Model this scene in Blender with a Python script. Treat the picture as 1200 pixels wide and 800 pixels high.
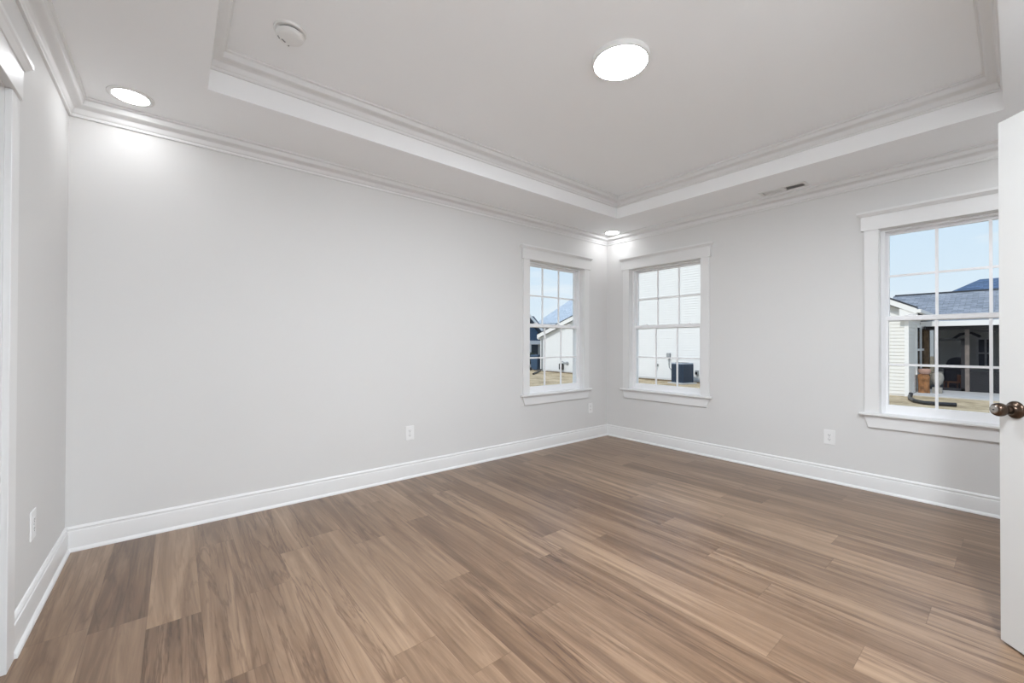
import bpy, bmesh, math, random
from mathutils import Vector, Matrix

# ------------------------------------------------------------------ clearing
for o in list(bpy.data.objects):
    bpy.data.objects.remove(o)
scene = bpy.context.scene
COL = scene.collection
random.seed(7)
R = math.radians

# ------------------------------------------------------------------ camera
F_PX = 483.19
YAW, PITCH, ROLL = 0.684361, 0.0066391, 0.0025895
EYE = 1.16253
cam_data = bpy.data.cameras.new('camera')
cam = bpy.data.objects.new('camera', cam_data)
COL.objects.link(cam)
cam_data.sensor_fit = 'HORIZONTAL'
cam_data.sensor_width = 36.0
cam_data.lens = F_PX / 1200 * 36.0
cam_data.clip_start = 0.02
cam_data.clip_end = 500
fw = Vector((math.sin(YAW) * math.cos(PITCH), math.cos(YAW) * math.cos(PITCH), math.sin(PITCH)))
rt = Vector((math.cos(YAW), -math.sin(YAW), 0))
up = rt.cross(fw)
r2 = math.cos(ROLL) * rt + math.sin(ROLL) * up
u2 = -math.sin(ROLL) * rt + math.cos(ROLL) * up
m = Matrix.Identity(4)
for i in range(3):
    m[i][0], m[i][1], m[i][2] = r2[i], u2[i], -fw[i]
m.translation = Vector((0, 0, EYE))
cam.matrix_world = m
scene.camera = cam

# ------------------------------------------------------------------ exposure, world, sun
scene.view_settings.view_transform = 'Standard'
scene.view_settings.look = 'None'
scene.view_settings.gamma = 1.0
scene.view_settings.use_curve_mapping = False
scene.view_settings.exposure = 0.14
scene.cycles.use_denoising = True
scene.cycles.max_bounces = 14
scene.cycles.diffuse_bounces = 10
scene.cycles.glossy_bounces = 5
scene.cycles.transparent_max_bounces = 16
scene.cycles.sample_clamp_indirect = 6.0

SKY_STRENGTH = 0.98
SUN_STRENGTH = 2.1
LAMP_MAIN = 118.0
LAMP_CAN = 24.0
LAMP_FILL = 690.0  # added out-of-view downlights, fill bounced off the near wall

world = bpy.data.worlds.new('sky')
scene.world = world
world.use_nodes = True
wn, wl = world.node_tree.nodes, world.node_tree.links
wn.clear()
w_out = wn.new('ShaderNodeOutputWorld')
w_bg = wn.new('ShaderNodeBackground')
w_bg.inputs['Strength'].default_value = SKY_STRENGTH
tc = wn.new('ShaderNodeTexCoord')
sep = wn.new('ShaderNodeSeparateXYZ')
wl.new(tc.outputs['Generated'], sep.inputs[0])
grad = wn.new('ShaderNodeValToRGB')
cr = grad.color_ramp
cr.elements[0].position = 0.0
cr.elements[0].color = (0.74, 0.83, 0.90, 1)
cr.elements[1].position = 1.0
cr.elements[1].color = (0.36, 0.55, 0.83, 1)
e = cr.elements.new(0.22)
e.color = (0.62, 0.77, 0.91, 1)
e = cr.elements.new(0.5)
e.color = (0.46, 0.65, 0.88, 1)
wl.new(sep.outputs['Z'], grad.inputs[0])
mp = wn.new('ShaderNodeMapping')
mp.inputs['Scale'].default_value = (1.6, 1.6, 6.5)
wl.new(tc.outputs['Generated'], mp.inputs[0])
cl = wn.new('ShaderNodeTexNoise')
cl.inputs['Scale'].default_value = 1.7
cl.inputs['Detail'].default_value = 7
cl.inputs['Roughness'].default_value = 0.55
wl.new(mp.outputs[0], cl.inputs['Vector'])
clr = wn.new('ShaderNodeValToRGB')
clr.color_ramp.elements[0].position = 0.46
clr.color_ramp.elements[1].position = 0.66
wl.new(cl.outputs['Fac'], clr.inputs[0])
mix = wn.new('ShaderNodeMixRGB')
mix.inputs['Color2'].default_value = (0.86, 0.89, 0.92, 1)
wl.new(clr.outputs[0], mix.inputs['Fac'])
wl.new(grad.outputs[0], mix.inputs['Color1'])
wl.new(mix.outputs[0], w_bg.inputs['Color'])
wl.new(w_bg.outputs[0], w_out.inputs['Surface'])

sd = bpy.data.lights.new('sun', 'SUN')
sd.energy = SUN_STRENGTH
sd.angle = R(4)
sd.color = (1.0, 0.96, 0.9)
sun = bpy.data.objects.new('sun', sd)
COL.objects.link(sun)
sun.rotation_euler = Vector((0.70, 0.03, -0.72)).to_track_quat('-Z', 'Y').to_euler()


# ------------------------------------------------------------------ materials
def new_mat(name):
    mt = bpy.data.materials.new(name)
    mt.use_nodes = True
    nt = mt.node_tree
    return mt, nt, nt.nodes['Principled BSDF']


def plain(name, col, rough=0.5, metal=0.0, noise=0.0, nscale=20.0, bump=0.0, bscale=200.0, spec=0.5):
    mt, nt, b = new_mat(name)
    b.inputs['Base Color'].default_value = (*col, 1)
    b.inputs['Roughness'].default_value = rough
    b.inputs['Metallic'].default_value = metal
    b.inputs['Specular IOR Level'].default_value = spec
    t = nt.nodes.new('ShaderNodeTexCoord')
    if noise:
        n = nt.nodes.new('ShaderNodeTexNoise')
        n.inputs['Scale'].default_value = nscale
        n.inputs['Detail'].default_value = 4
        nt.links.new(t.outputs['Object'], n.inputs['Vector'])
        rr = nt.nodes.new('ShaderNodeValToRGB')
        rr.color_ramp.elements[0].position = 0.3
        rr.color_ramp.elements[1].position = 0.7
        rr.color_ramp.elements[0].color = (*[c * (1 - noise) for c in col], 1)
        rr.color_ramp.elements[1].color = (*[min(1, c * (1 + noise)) for c in col], 1)
        nt.links.new(n.outputs['Fac'], rr.inputs[0])
        nt.links.new(rr.outputs[0], b.inputs['Base Color'])
    if bump:
        n2 = nt.nodes.new('ShaderNodeTexNoise')
        n2.inputs['Scale'].default_value = bscale
        nt.links.new(t.outputs['Object'], n2.inputs['Vector'])
        bp = nt.nodes.new('ShaderNodeBump')
        bp.inputs['Strength'].default_value = bump
        bp.inputs['Distance'].default_value = 0.002
        nt.links.new(n2.outputs['Fac'], bp.inputs['Height'])
        nt.links.new(bp.outputs[0], b.inputs['Normal'])
    return mt


def emit(name, col, s):
    mt, nt, b = new_mat(name)
    b.inputs['Base Color'].default_value = (*col, 1)
    b.inputs['Emission Color'].default_value = (*col, 1)
    b.inputs['Emission Strength'].default_value = s
    return mt


WALL = plain('wall_paint', (0.705, 0.702, 0.696), 0.62, noise=0.008, nscale=1.2, bump=0.05, bscale=260, spec=0.3)
CEIL = plain('ceiling_paint', (0.915, 0.925, 0.935), 0.75, noise=0.006, nscale=1.0, bump=0.04, bscale=220, spec=0.25)
TRIM = plain('trim_paint', (0.785, 0.785, 0.785), 0.34, noise=0.006, nscale=3.0)
VINYL = plain('vinyl_white', (0.88, 0.885, 0.90), 0.3, noise=0.005, nscale=5)
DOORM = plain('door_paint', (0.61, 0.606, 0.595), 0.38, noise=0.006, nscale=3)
PLASTIC = plain('outlet_plastic', (0.83, 0.83, 0.83), 0.3)
DARK = plain('slot_dark', (0.015, 0.015, 0.015), 0.6)
DETECTOR = plain('detector_plastic', (0.80, 0.80, 0.79), 0.4)
GREYM = plain('grey_mark', (0.22, 0.22, 0.22), 0.5)
BRONZE = plain('oil_rubbed_bronze', (0.075, 0.05, 0.036), 0.24, metal=0.85, noise=0.35, nscale=40)
PEWTER = plain('worn_bronze', (0.42, 0.39, 0.36), 0.25, metal=0.9, noise=0.15, nscale=60)
HINGE = plain('hinge_metal', (0.10, 0.075, 0.055), 0.35, metal=0.8)
VENTM = plain('vent_white', (0.78, 0.78, 0.77), 0.4)
DUCT = plain('duct_dark', (0.012, 0.012, 0.013), 0.7)
LIT = emit('lamp_lens', (0.900, 0.962, 1.02), LAMP_MAIN)
LITC = emit('downlight_lens', (0.95, 0.965, 0.985), LAMP_CAN)
FILL_LENS = emit('added_fill_lens', (0.900, 0.962, 1.02), LAMP_FILL)  # lens of the downlights added as fill behind the camera
RIM = plain('lamp_rim', (0.80, 0.80, 0.79), 0.4)


def glass_mat():
    mt = bpy.data.materials.new('window_glass')
    mt.use_nodes = True
    nt = mt.node_tree
    nt.nodes.clear()
    o = nt.nodes.new('ShaderNodeOutputMaterial')
    t = nt.nodes.new('ShaderNodeBsdfTransparent')
    t.inputs['Color'].default_value = (0.975, 0.985, 0.985, 1)
    g = nt.nodes.new('ShaderNodeBsdfGlossy')
    g.inputs['Roughness'].default_value = 0.02
    fr = nt.nodes.new('ShaderNodeFresnel')
    fr.inputs['IOR'].default_value = 1.14
    mx = nt.nodes.new('ShaderNodeMixShader')
    nt.links.new(fr.outputs[0], mx.inputs[0])
    nt.links.new(t.outputs[0], mx.inputs[1])
    nt.links.new(g.outputs[0], mx.inputs[2])
    nt.links.new(mx.outputs[0], o.inputs['Surface'])
    return mt


GLASS = glass_mat()


def floor_mat():
    mt, nt, b = new_mat('vinyl_plank_floor')
    N, L = nt.nodes, nt.links

    def math_(op, a=None, bb=None, va=None, vb=None):
        n = N.new('ShaderNodeMath')
        n.operation = op
        if a is not None:
            L.new(a, n.inputs[0])
        if va is not None:
            n.inputs[0].default_value = va
        if bb is not None:
            L.new(bb, n.inputs[1])
        if vb is not None:
            n.inputs[1].default_value = vb
        return n.outputs[0]

    t = N.new('ShaderNodeTexCoord')
    s = N.new('ShaderNodeSeparateXYZ')
    L.new(t.outputs['Object'], s.inputs[0])
    xx = math_('DIVIDE', math_('SUBTRACT', s.outputs['X'], vb=0.094), vb=0.18)
    row = math_('FLOOR', xx)
    fx = math_('SUBTRACT', xx, row)
    wn1 = N.new('ShaderNodeTexWhiteNoise')
    wn1.noise_dimensions = '1D'
    L.new(row, wn1.inputs['W'])
    yy = math_('ADD', math_('DIVIDE', s.outputs['Y'], vb=1.22), wn1.outputs['Value'])
    colm = math_('FLOOR', yy)
    fy = math_('SUBTRACT', yy, colm)
    idc = N.new('ShaderNodeCombineXYZ')
    L.new(row, idc.inputs[0])
    L.new(colm, idc.inputs[1])
    wn2 = N.new('ShaderNodeTexWhiteNoise')
    wn2.noise_dimensions = '2D'
    L.new(idc.outputs[0], wn2.inputs['Vector'])
    rnd = wn2.outputs['Value']
    s2 = N.new('ShaderNodeSeparateColor')
    L.new(wn2.outputs['Color'], s2.inputs[0])
    # grain coordinates: stretched along the board, own offset on every board
    gx = math_('ADD', math_('MULTIPLY', s.outputs['X'], vb=16.0), math_('MULTIPLY', rnd, vb=57.0))
    gy = math_('ADD', math_('MULTIPLY', s.outputs['Y'], vb=1.05), math_('MULTIPLY', s2.outputs[1], vb=31.0))
    gv = N.new('ShaderNodeCombineXYZ')
    L.new(gx, gv.inputs[0])
    L.new(gy, gv.inputs[1])
    n1 = N.new('ShaderNodeTexNoise')
    n1.inputs['Scale'].default_value = 1.0
    n1.inputs['Detail'].default_value = 6
    n1.inputs['Roughness'].default_value = 0.6
    n1.inputs['Distortion'].default_value = 0.9
    L.new(gv.outputs[0], n1.inputs['Vector'])
    # fine pores
    fv = N.new('ShaderNodeCombineXYZ')
    L.new(math_('MULTIPLY', gx, vb=7.0), fv.inputs[0])
    L.new(math_('MULTIPLY', gy, vb=3.2), fv.inputs[1])
    n2 = N.new('ShaderNodeTexNoise')
    n2.inputs['Scale'].default_value = 1.0
    n2.inputs['Detail'].default_value = 3
    L.new(fv.outputs[0], n2.inputs['Vector'])
    # dark wandering veins (spalted grain)
    vv = N.new('ShaderNodeCombineXYZ')
    L.new(math_('MULTIPLY', gx, vb=0.75), vv.inputs[0])
    L.new(math_('MULTIPLY', gy, vb=0.62), vv.inputs[1])
    n3 = N.new('ShaderNodeTexNoise')
    n3.inputs['Scale'].default_value = 1.0
    n3.inputs['Detail'].default_value = 5
    n3.inputs['Roughness'].default_value = 0.62
    n3.inputs['Distortion'].default_value = 0.55
    L.new(vv.outputs[0], n3.inputs['Vector'])
    vd = math_('ABSOLUTE', math_('SUBTRACT', n3.outputs['Fac'], vb=0.5))
    vein = N.new('ShaderNodeMapRange')
    vein.inputs['From Min'].default_value = 0.0
    vein.inputs['From Max'].default_value = 0.035
    vein.inputs['To Min'].default_value = 1.0
    vein.inputs['To Max'].default_value = 0.0
    L.new(vd, vein.inputs['Value'])
    ramp = N.new('ShaderNodeValToRGB')
    r = ramp.color_ramp
    r.elements[0].position = 0.26
    r.elements[0].color = (0.098, 0.053, 0.029, 1)
    r.elements[1].position = 0.76
    r.elements[1].color = (0.385, 0.262, 0.170, 1)
    e1 = r.elements.new(0.42)
    e1.color = (0.160, 0.094, 0.054, 1)
    e2 = r.elements.new(0.58)
    e2.color = (0.258, 0.165, 0.102, 1)
    tone = math_('ADD', math_('MULTIPLY', math_('SUBTRACT', n1.outputs['Fac'], vb=0.5), vb=0.75),
                 math_('ADD', math_('MULTIPLY', rnd, vb=0.19), vb=0.40))
    tone = math_('ADD', tone, math_('MULTIPLY', math_('SUBTRACT', n2.outputs['Fac'], vb=0.5), vb=0.16))
    L.new(tone, ramp.inputs[0])
    mxv = N.new('ShaderNodeMixRGB')
    mxv.blend_type = 'MULTIPLY'
    mxv.inputs['Color2'].default_value = (0.45, 0.38, 0.34, 1)
    vstr = math_('MULTIPLY', vein.outputs[0], math_('ADD', math_('MULTIPLY', s2.outputs[2], vb=0.75), vb=0.10))
    L.new(vstr, mxv.inputs['Fac'])
    L.new(ramp.outputs[0], mxv.inputs['Color1'])
    # seams between boards
    ex = math_('MULTIPLY', math_('MINIMUM', fx, math_('SUBTRACT', None, fx, va=1.0)), vb=0.18)
    ey = math_('MULTIPLY', math_('MINIMUM', fy, math_('SUBTRACT', None, fy, va=1.0)), vb=1.22)
    ed = math_('MINIMUM', ex, ey)
    seam = N.new('ShaderNodeMapRange')
    seam.inputs['From Min'].default_value = 0.0006
    seam.inputs['From Max'].default_value = 0.0018
    seam.inputs['To Min'].default_value = 1.0
    seam.inputs['To Max'].default_value = 0.0
    L.new(ed, seam.inputs['Value'])
    mxs = N.new('ShaderNodeMixRGB')
    mxs.blend_type = 'MULTIPLY'
    mxs.inputs['Color2'].default_value = (0.74, 0.71, 0.69, 1)
    L.new(seam.outputs[0], mxs.inputs['Fac'])
    L.new(mxv.outputs[0], mxs.inputs['Color1'])
    L.new(mxs.outputs[0], b.inputs['Base Color'])
    rg = N.new('ShaderNodeMapRange')
    rg.inputs['To Min'].default_value = 0.27
    rg.inputs['To Max'].default_value = 0.40
    L.new(n2.outputs['Fac'], rg.inputs['Value'])
    L.new(rg.outputs[0], b.inputs['Roughness'])
    b.inputs['Specular IOR Level'].default_value = 0.75
    bp = N.new('ShaderNodeBump')
    bp.inputs['Strength'].default_value = 0.12
    bp.inputs['Distance'].default_value = 0.001
    L.new(math_('SUBTRACT', n2.outputs['Fac'], seam.outputs[0]), bp.inputs['Height'])
    L.new(bp.outputs[0], b.inputs['Normal'])
    return mt


FLOOR = floor_mat()

# outside
SIDING = plain('siding_white', (0.79, 0.80, 0.81), 0.5, noise=0.015, nscale=3)
SIDING_B = plain('siding_cream', (0.78, 0.77, 0.74), 0.5, noise=0.015, nscale=3)
EXTRIM = plain('exterior_trim', (0.84, 0.84, 0.84), 0.45)
NAVY = plain('navy_siding', (0.035, 0.075, 0.14), 0.55, noise=0.1, nscale=5)
NAVYROOF = plain('slate_roof', (0.10, 0.13, 0.18), 0.8, noise=0.25, nscale=6)
DARKWIN = plain('dark_window_glass', (0.015, 0.02, 0.03), 0.08, spec=0.6)
GUTTERDARK = plain('drip_edge_dark', (0.03, 0.035, 0.045), 0.5)
SCREENFRAME = plain('bronze_frame', (0.012, 0.012, 0.017), 0.45)
POSTWOOD = plain('weathered_post', (0.20, 0.17, 0.155), 0.75, noise=0.25, nscale=9)
BROWNPOST = plain('brown_post', (0.17, 0.105, 0.055), 0.7, noise=0.3, nscale=9)
CONCRETE = plain('patio_concrete', (0.50, 0.50, 0.51), 0.85, noise=0.08, nscale=3)
BLACKPL = plain('black_plastic', (0.012, 0.013, 0.017), 0.45)
ACNAVY = plain('ac_cabinet', (0.022, 0.045, 0.085), 0.38, metal=0.2, noise=0.1, nscale=8)
ACTOP = plain('ac_top', (0.42, 0.48, 0.58), 0.45, metal=0.3)
ACDARK = plain('ac_grille', (0.012, 0.016, 0.03), 0.5)
BOXGREY = plain('utility_grey', (0.34, 0.36, 0.38), 0.5, metal=0.2)
WOODRUST = plain('stump_wood', (0.27, 0.125, 0.05), 0.8, noise=0.5, nscale=6)
STONE = plain('pale_stone', (0.30, 0.285, 0.26), 0.8, noise=0.2, nscale=8)
TERRA = plain('terracotta', (0.42, 0.26, 0.21), 0.7, noise=0.1, nscale=8)
COVER = plain('black_cover', (0.010, 0.011, 0.016), 0.7)
ORANGE = plain('orange_wood', (0.42, 0.17, 0.05), 0.6, noise=0.2, nscale=7)
HEDGE = plain('dark_foliage', (0.018, 0.028, 0.020), 0.8, noise=0.5, nscale=14)
PORCHW = plain('porch_white', (0.78, 0.80, 0.83), 0.5)


def roof_mat(name, a, bcol):
    mt, nt, b = new_mat(name)
    N, L = nt.nodes, nt.links
    t = N.new('ShaderNodeTexCoord')
    mpg = N.new('ShaderNodeMapping')
    mpg.inputs['Rotation'].default_value = (0, 0, R(90))
    L.new(t.outputs['Object'], mpg.inputs[0])
    br = N.new('ShaderNodeTexBrick')
    br.inputs['Color1'].default_value = (*a, 1)
    br.inputs['Color2'].default_value = (*bcol, 1)
    br.inputs['Mortar'].default_value = (*[c * 0.55 for c in a], 1)
    br.inputs['Scale'].default_value = 1.0
    br.inputs['Mortar Size'].default_value = 0.006
    br.inputs['Brick Width'].default_value = 0.30
    br.inputs['Row Height'].default_value = 0.13
    br.inputs['Bias'].default_value = -0.1
    L.new(mpg.outputs[0], br.inputs['Vector'])
    n = N.new('ShaderNodeTexNoise')
    n.inputs['Scale'].default_value = 9
    n.inputs['Detail'].default_value = 4
    L.new(t.outputs['Object'], n.inputs['Vector'])
    mx = N.new('ShaderNodeMixRGB')
    mx.blend_type = 'OVERLAY'
    mx.inputs['Fac'].default_value = 0.4
    L.new(br.outputs['Color'], mx.inputs['Color1'])
    L.new(n.outputs['Fac'], mx.inputs['Color2'])
    L.new(mx.outputs[0], b.inputs['Base Color'])
    b.inputs['Roughness'].default_value = 0.85
    return mt


ROOFGREY = roof_mat('shingles_grey', (0.19, 0.215, 0.26), (0.32, 0.35, 0.41))
ROOFPALE = roof_mat('shingles_pale', (0.40, 0.47, 0.56), (0.52, 0.59, 0.68))
ROOFBLUE = roof_mat('shingles_blue', (0.055, 0.10, 0.19), (0.10, 0.16, 0.28))


def lawn_mat():
    mt, nt, b = new_mat('dry_lawn')
    N, L = nt.nodes, nt.links
    t = N.new('ShaderNodeTexCoord')
    n = N.new('ShaderNodeTexNoise')
    n.inputs['Scale'].default_value = 1.3
    n.inputs['Detail'].default_value = 8
    n.inputs['Roughness'].default_value = 0.72
    L.new(t.outputs['Object'], n.inputs['Vector'])
    r = N.new('ShaderNodeValToRGB')
    cr2 = r.color_ramp
    cr2.elements[0].position = 0.33
    cr2.elements[0].color = (0.22, 0.165, 0.10, 1)
    cr2.elements[1].position = 0.68
    cr2.elements[1].color = (0.66, 0.53, 0.37, 1)
    k = cr2.elements.new(0.48)
    k.color = (0.44, 0.35, 0.225, 1)
    L.new(n.outputs['Fac'], r.inputs[0])
    L.new(r.outputs[0], b.inputs['Base Color'])
    b.inputs['Roughness'].default_value = 0.95
    bp = N.new('ShaderNodeBump')
    bp.inputs['Strength'].default_value = 0.6
    bp.inputs['Distance'].default_value = 0.05
    L.new(n.outputs['Fac'], bp.inputs['Height'])
    L.new(bp.outputs[0], b.inputs['Normal'])
    return mt


LAWN = lawn_mat()
MULCH = plain('mulch', (0.17, 0.125, 0.075), 0.95, noise=0.4, nscale=14)


def screen_mat():
    mt = bpy.data.materials.new('insect_screen')
    mt.use_nodes = True
    nt = mt.node_tree
    nt.nodes.clear()
    o = nt.nodes.new('ShaderNodeOutputMaterial')
    t = nt.nodes.new('ShaderNodeBsdfTransparent')
    d = nt.nodes.new('ShaderNodeBsdfDiffuse')
    d.inputs['Color'].default_value = (0.010, 0.012, 0.020, 1)
    mx = nt.nodes.new('ShaderNodeMixShader')
    mx.inputs[0].default_value = 0.36
    nt.links.new(t.outputs[0], mx.inputs[1])
    nt.links.new(d.outputs[0], mx.inputs[2])
    nt.links.new(mx.outputs[0], o.inputs['Surface'])
    return mt


SCREEN = screen_mat()


# ------------------------------------------------------------------ mesh helpers
class MB:
    def __init__(self):
        self.bm = bmesh.new()

    def face(self, pts):
        return self.bm.faces.new([self.bm.verts.new(Vector(q)) for q in pts])

    def box(self, x0, x1, y0, y1, z0, z1):
        v = [self.bm.verts.new(c) for c in
             ((x0, y0, z0), (x1, y0, z0), (x1, y1, z0), (x0, y1, z0), (x0, y0, z1), (x1, y0, z1), (x1, y1, z1), (x0, y1, z1))]
        for f in ((0, 3, 2, 1), (4, 5, 6, 7), (0, 1, 5, 4), (1, 2, 6, 5), (2, 3, 7, 6), (3, 0, 4, 7)):
            self.bm.faces.new([v[i] for i in f])
        return self

    def prism(self, poly, fn):
        """poly: list of 2D points; fn(p, s) -> 3D for s in (0, 1)."""
        a = [self.bm.verts.new(fn(p, 0)) for p in poly]
        b = [self.bm.verts.new(fn(p, 1)) for p in poly]
        n = len(poly)
        self.bm.faces.new(a[::-1])
        self.bm.faces.new(b)
        for i in range(n):
            self.bm.faces.new((a[i], a[(i + 1) % n], b[(i + 1) % n], b[i]))
        return self

    def ring(self, prof, corners, inward):
        """closed mitred moulding: prof points (d, z); corners/inward lists of 2D."""
        rows = []
        for (cx, cy), (ix, iy) in zip(corners, inward):
            rows.append([self.bm.verts.new((cx + ix * d, cy + iy * d, z)) for d, z in prof])
        n = len(rows)
        k = len(prof)
        for i in range(n):
            for j in range(k):
                self.bm.faces.new((rows[i][j], rows[(i + 1) % n][j], rows[(i + 1) % n][(j + 1) % k], rows[i][(j + 1) % k]))
        return self

    def lathe(self, prof, mat4=Matrix.Identity(4), seg=48, cap0=True, cap1=True):
        rows = []
        for r_, z in prof:
            rows.append([self.bm.verts.new(mat4 @ Vector((r_ * math.cos(2 * math.pi * i / seg), r_ * math.sin(2 * math.pi * i / seg), z)))
                         for i in range(seg)])
        for a, b in zip(rows, rows[1:]):
            for i in range(seg):
                self.bm.faces.new((a[i], a[(i + 1) % seg], b[(i + 1) % seg], b[i]))
        if cap0:
            self.bm.faces.new(rows[0][::-1])
        if cap1:
            self.bm.faces.new(rows[-1])
        return self

    def tube(self, pts, rad, seg=10):
        pts = [Vector(q) for q in pts]
        rows = []
        for i, q in enumerate(pts):
            d = (pts[min(i + 1, len(pts) - 1)] - pts[max(i - 1, 0)]).normalized()
            ref = Vector((0, 0, 1)) if abs(d.z) < 0.9 else Vector((1, 0, 0))
            a = d.cross(ref).normalized()
            b = d.cross(a)
            rr = rad[i] if isinstance(rad, (list, tuple)) else rad
            rows.append([self.bm.verts.new(q + (a * math.cos(2 * math.pi * k / seg) + b * math.sin(2 * math.pi * k / seg)) * rr) for k in range(seg)])
        for a, b in zip(rows, rows[1:]):
            for k in range(seg):
                self.bm.faces.new((a[k], a[(k + 1) % seg], b[(k + 1) % seg], b[k]))
        self.bm.faces.new(rows[0][::-1])
        self.bm.faces.new(rows[-1])
        return self

    def build(self, name, mat, parent=None, smooth=False, bevel=0.0, segs=2):
        bmesh.ops.recalc_face_normals(self.bm, faces=self.bm.faces)
        me = bpy.data.meshes.new(name)
        self.bm.to_mesh(me)
        self.bm.free()
        me.materials.append(mat)
        o = bpy.data.objects.new(name, me)
        COL.objects.link(o)
        if parent:
            o.parent = parent
        if smooth:
            for p in me.polygons:
                p.use_smooth = True
            try:
                me.set_sharp_from_angle(angle=R(35))
            except Exception:
                pass
        if bevel:
            bv = o.modifiers.new('bevel', 'BEVEL')
            bv.width = bevel
            bv.segments = segs
            bv.limit_method = 'ANGLE'
            bv.angle_limit = R(40)
        return o


def tag(o, label, cat, group=None, kind=None):
    o['label'] = label
    o['category'] = cat
    if group:
        o['group'] = group
    if kind:
        o['kind'] = kind
    return o


def empty(name, loc=(0, 0, 0), rz=0.0):
    o = bpy.data.objects.new(name, None)
    COL.objects.link(o)
    o.location = loc
    o.rotation_euler = (0, 0, rz)
    o.empty_display_size = 0.1
    return o


def grid_slab(mb, us, vs, holes, put):
    """fills the cells of a u/v grid that lie outside the holes, via put(u0,u1,v0,v1)."""
    us = sorted(set(us + [h[0] for h in holes] + [h[1] for h in holes]))
    vs = sorted(set(vs + [h[2] for h in holes] + [h[3] for h in holes]))
    for u0, u1 in zip(us, us[1:]):
        for v0, v1 in zip(vs, vs[1:]):
            cu, cv = (u0 + u1) / 2, (v0 + v1) / 2
            if any(h[0] < cu < h[1] and h[2] < cv < h[3] for h in holes):
                continue
            put(u0, u1, v0, v1)


# ------------------------------------------------------------------ room dimensions
XL, XR, YA, YN = -0.4702, 4.3165, 3.3488, -0.550
ZC = 2.533          # soffit ceiling
ZU = 2.748          # raised tray ceiling
TH = 0.15           # wall thickness
GZ = -0.54          # ground outside
TX0, TX1, TY0, TY1 = 0.126, 3.72, 0.045, 2.756   # tray recess
OW = 0.88           # window opening width
OZ0, OZ1 = 0.605, 2.076
RO = 0.018          # jamb thickness around the opening
W1C = 3.410         # window 1 centre (x) on the back wall
W2C = 2.562         # window 2 centre (y) on the right wall
W3C = 0.248         # window 3 centre (y) on the right wall
D1Y0, D1Y1, DZ = 1.48, 2.240, 2.058               # door opening in the left wall
D2X0, D2X1 = 1.885, 2.735                         # doorway in the near wall

# ------------------------------------------------------------------ room shell
fl = MB()
fl.box(XL - TH, XR + TH, YN - TH, YA + TH, GZ, 0)
fl.box(XL - TH - 1.2, XL - TH, 1.2, 2.8, GZ, 0)
fl.box(D2X0 - 0.3, D2X1 + 0.3, YN - TH - 0.9, YN - TH, GZ, 0)
tag(fl.build('floor', FLOOR), 'brown wood-look plank floor running the length of the room', 'floor', kind='structure')


def hole(c):
    return (c - OW / 2 - RO, c + OW / 2 + RO, OZ0 - 0.005, OZ1 + RO)


wb = MB()
grid_slab(wb, [XL - TH, XR + TH], [GZ, ZU + 0.1], [hole(W1C)], lambda a, b, c, d: wb.box(a, b, YA, YA + TH, c, d))
tag(wb.build('wall_back', WALL), 'long pale grey wall with the corner window at its right end', 'wall', kind='structure')
wr = MB()
grid_slab(wr, [YN - TH, YA], [GZ, ZU + 0.1], [hole(W2C), hole(W3C)], lambda a, b, c, d: wr.box(XR, XR + TH, a, b, c, d))
tag(wr.build('wall_right', WALL), 'pale grey wall with two windows, behind the open door', 'wall', kind='structure')
wlft = MB()
grid_slab(wlft, [YN - TH, YA], [GZ, ZU + 0.1], [(D1Y0 - RO, D1Y1 + RO, 0.0, DZ + RO)], lambda a, b, c, d: wlft.box(XL - TH, XL, a, b, c, d))
tag(wlft.build('wall_left', WALL), 'narrow strip of pale wall beside the cased opening at far left', 'wall', kind='structure')
wnr = MB()
grid_slab(wnr, [XL, XR], [GZ, ZU + 0.1], [(D2X0 - RO, D2X1 + RO, 0.0, DZ + RO)], lambda a, b, c, d: wnr.box(a, b, YN - TH, YN, c, d))
tag(wnr.build('wall_near', WALL), 'pale grey wall the white door is hinged to', 'wall', kind='structure')
# the spaces behind the two doorways
hb = MB()
hb.box(XL - TH - 1.25, XL - TH - 1.2, 1.2, 2.8, 0, ZC)
hb.box(XL - TH - 1.2, XL - TH, 1.15, 1.2, 0, ZC)
hb.box(XL - TH - 1.2, XL - TH, 2.8, 2.85, 0, ZC)
hb.box(XL - TH - 1.25, XL - TH, 1.15, 2.85, ZC, ZC + 0.05)
tag(hb.build('wall_hall', WALL), 'walls of the space beyond the cased opening at far left', 'wall', kind='structure')
hc = MB()
hc.box(D2X0 - 0.35, D2X0 - 0.3, YN - TH - 0.9, YN - TH, 0, ZC)
hc.box(D2X1 + 0.3, D2X1 + 0.35, YN - TH - 0.9, YN - TH, 0, ZC)
hc.box(D2X0 - 0.35, D2X1 + 0.35, YN - TH - 0.95, YN - TH - 0.9, 0, ZC)
hc.box(D2X0 - 0.35, D2X1 + 0.35, YN - TH - 0.95, YN - TH, ZC, ZC + 0.05)
tag(hc.build('wall_closet', WALL), 'walls of the closet behind the white door', 'wall', kind='structure')

VX0, VX1, VY0, VY1 = 4.090, 4.178, 1.138, 1.456    # register opening
ce = MB()
grid_slab(ce, [XL, XR], [YN, YA], [(TX0, TX1, TY0, TY1), (VX0, VX1, VY0, VY1)], lambda a, b, c, d: ce.box(a, b, c, d, ZC, ZU + 0.1))
ce.box(TX0, TX1, TY0, TY1, ZU, ZU + 0.1)
tag(ce.build('ceiling', CEIL), 'white tray ceiling with a raised centre and flat soffit round it', 'ceiling', kind='structure')


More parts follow.
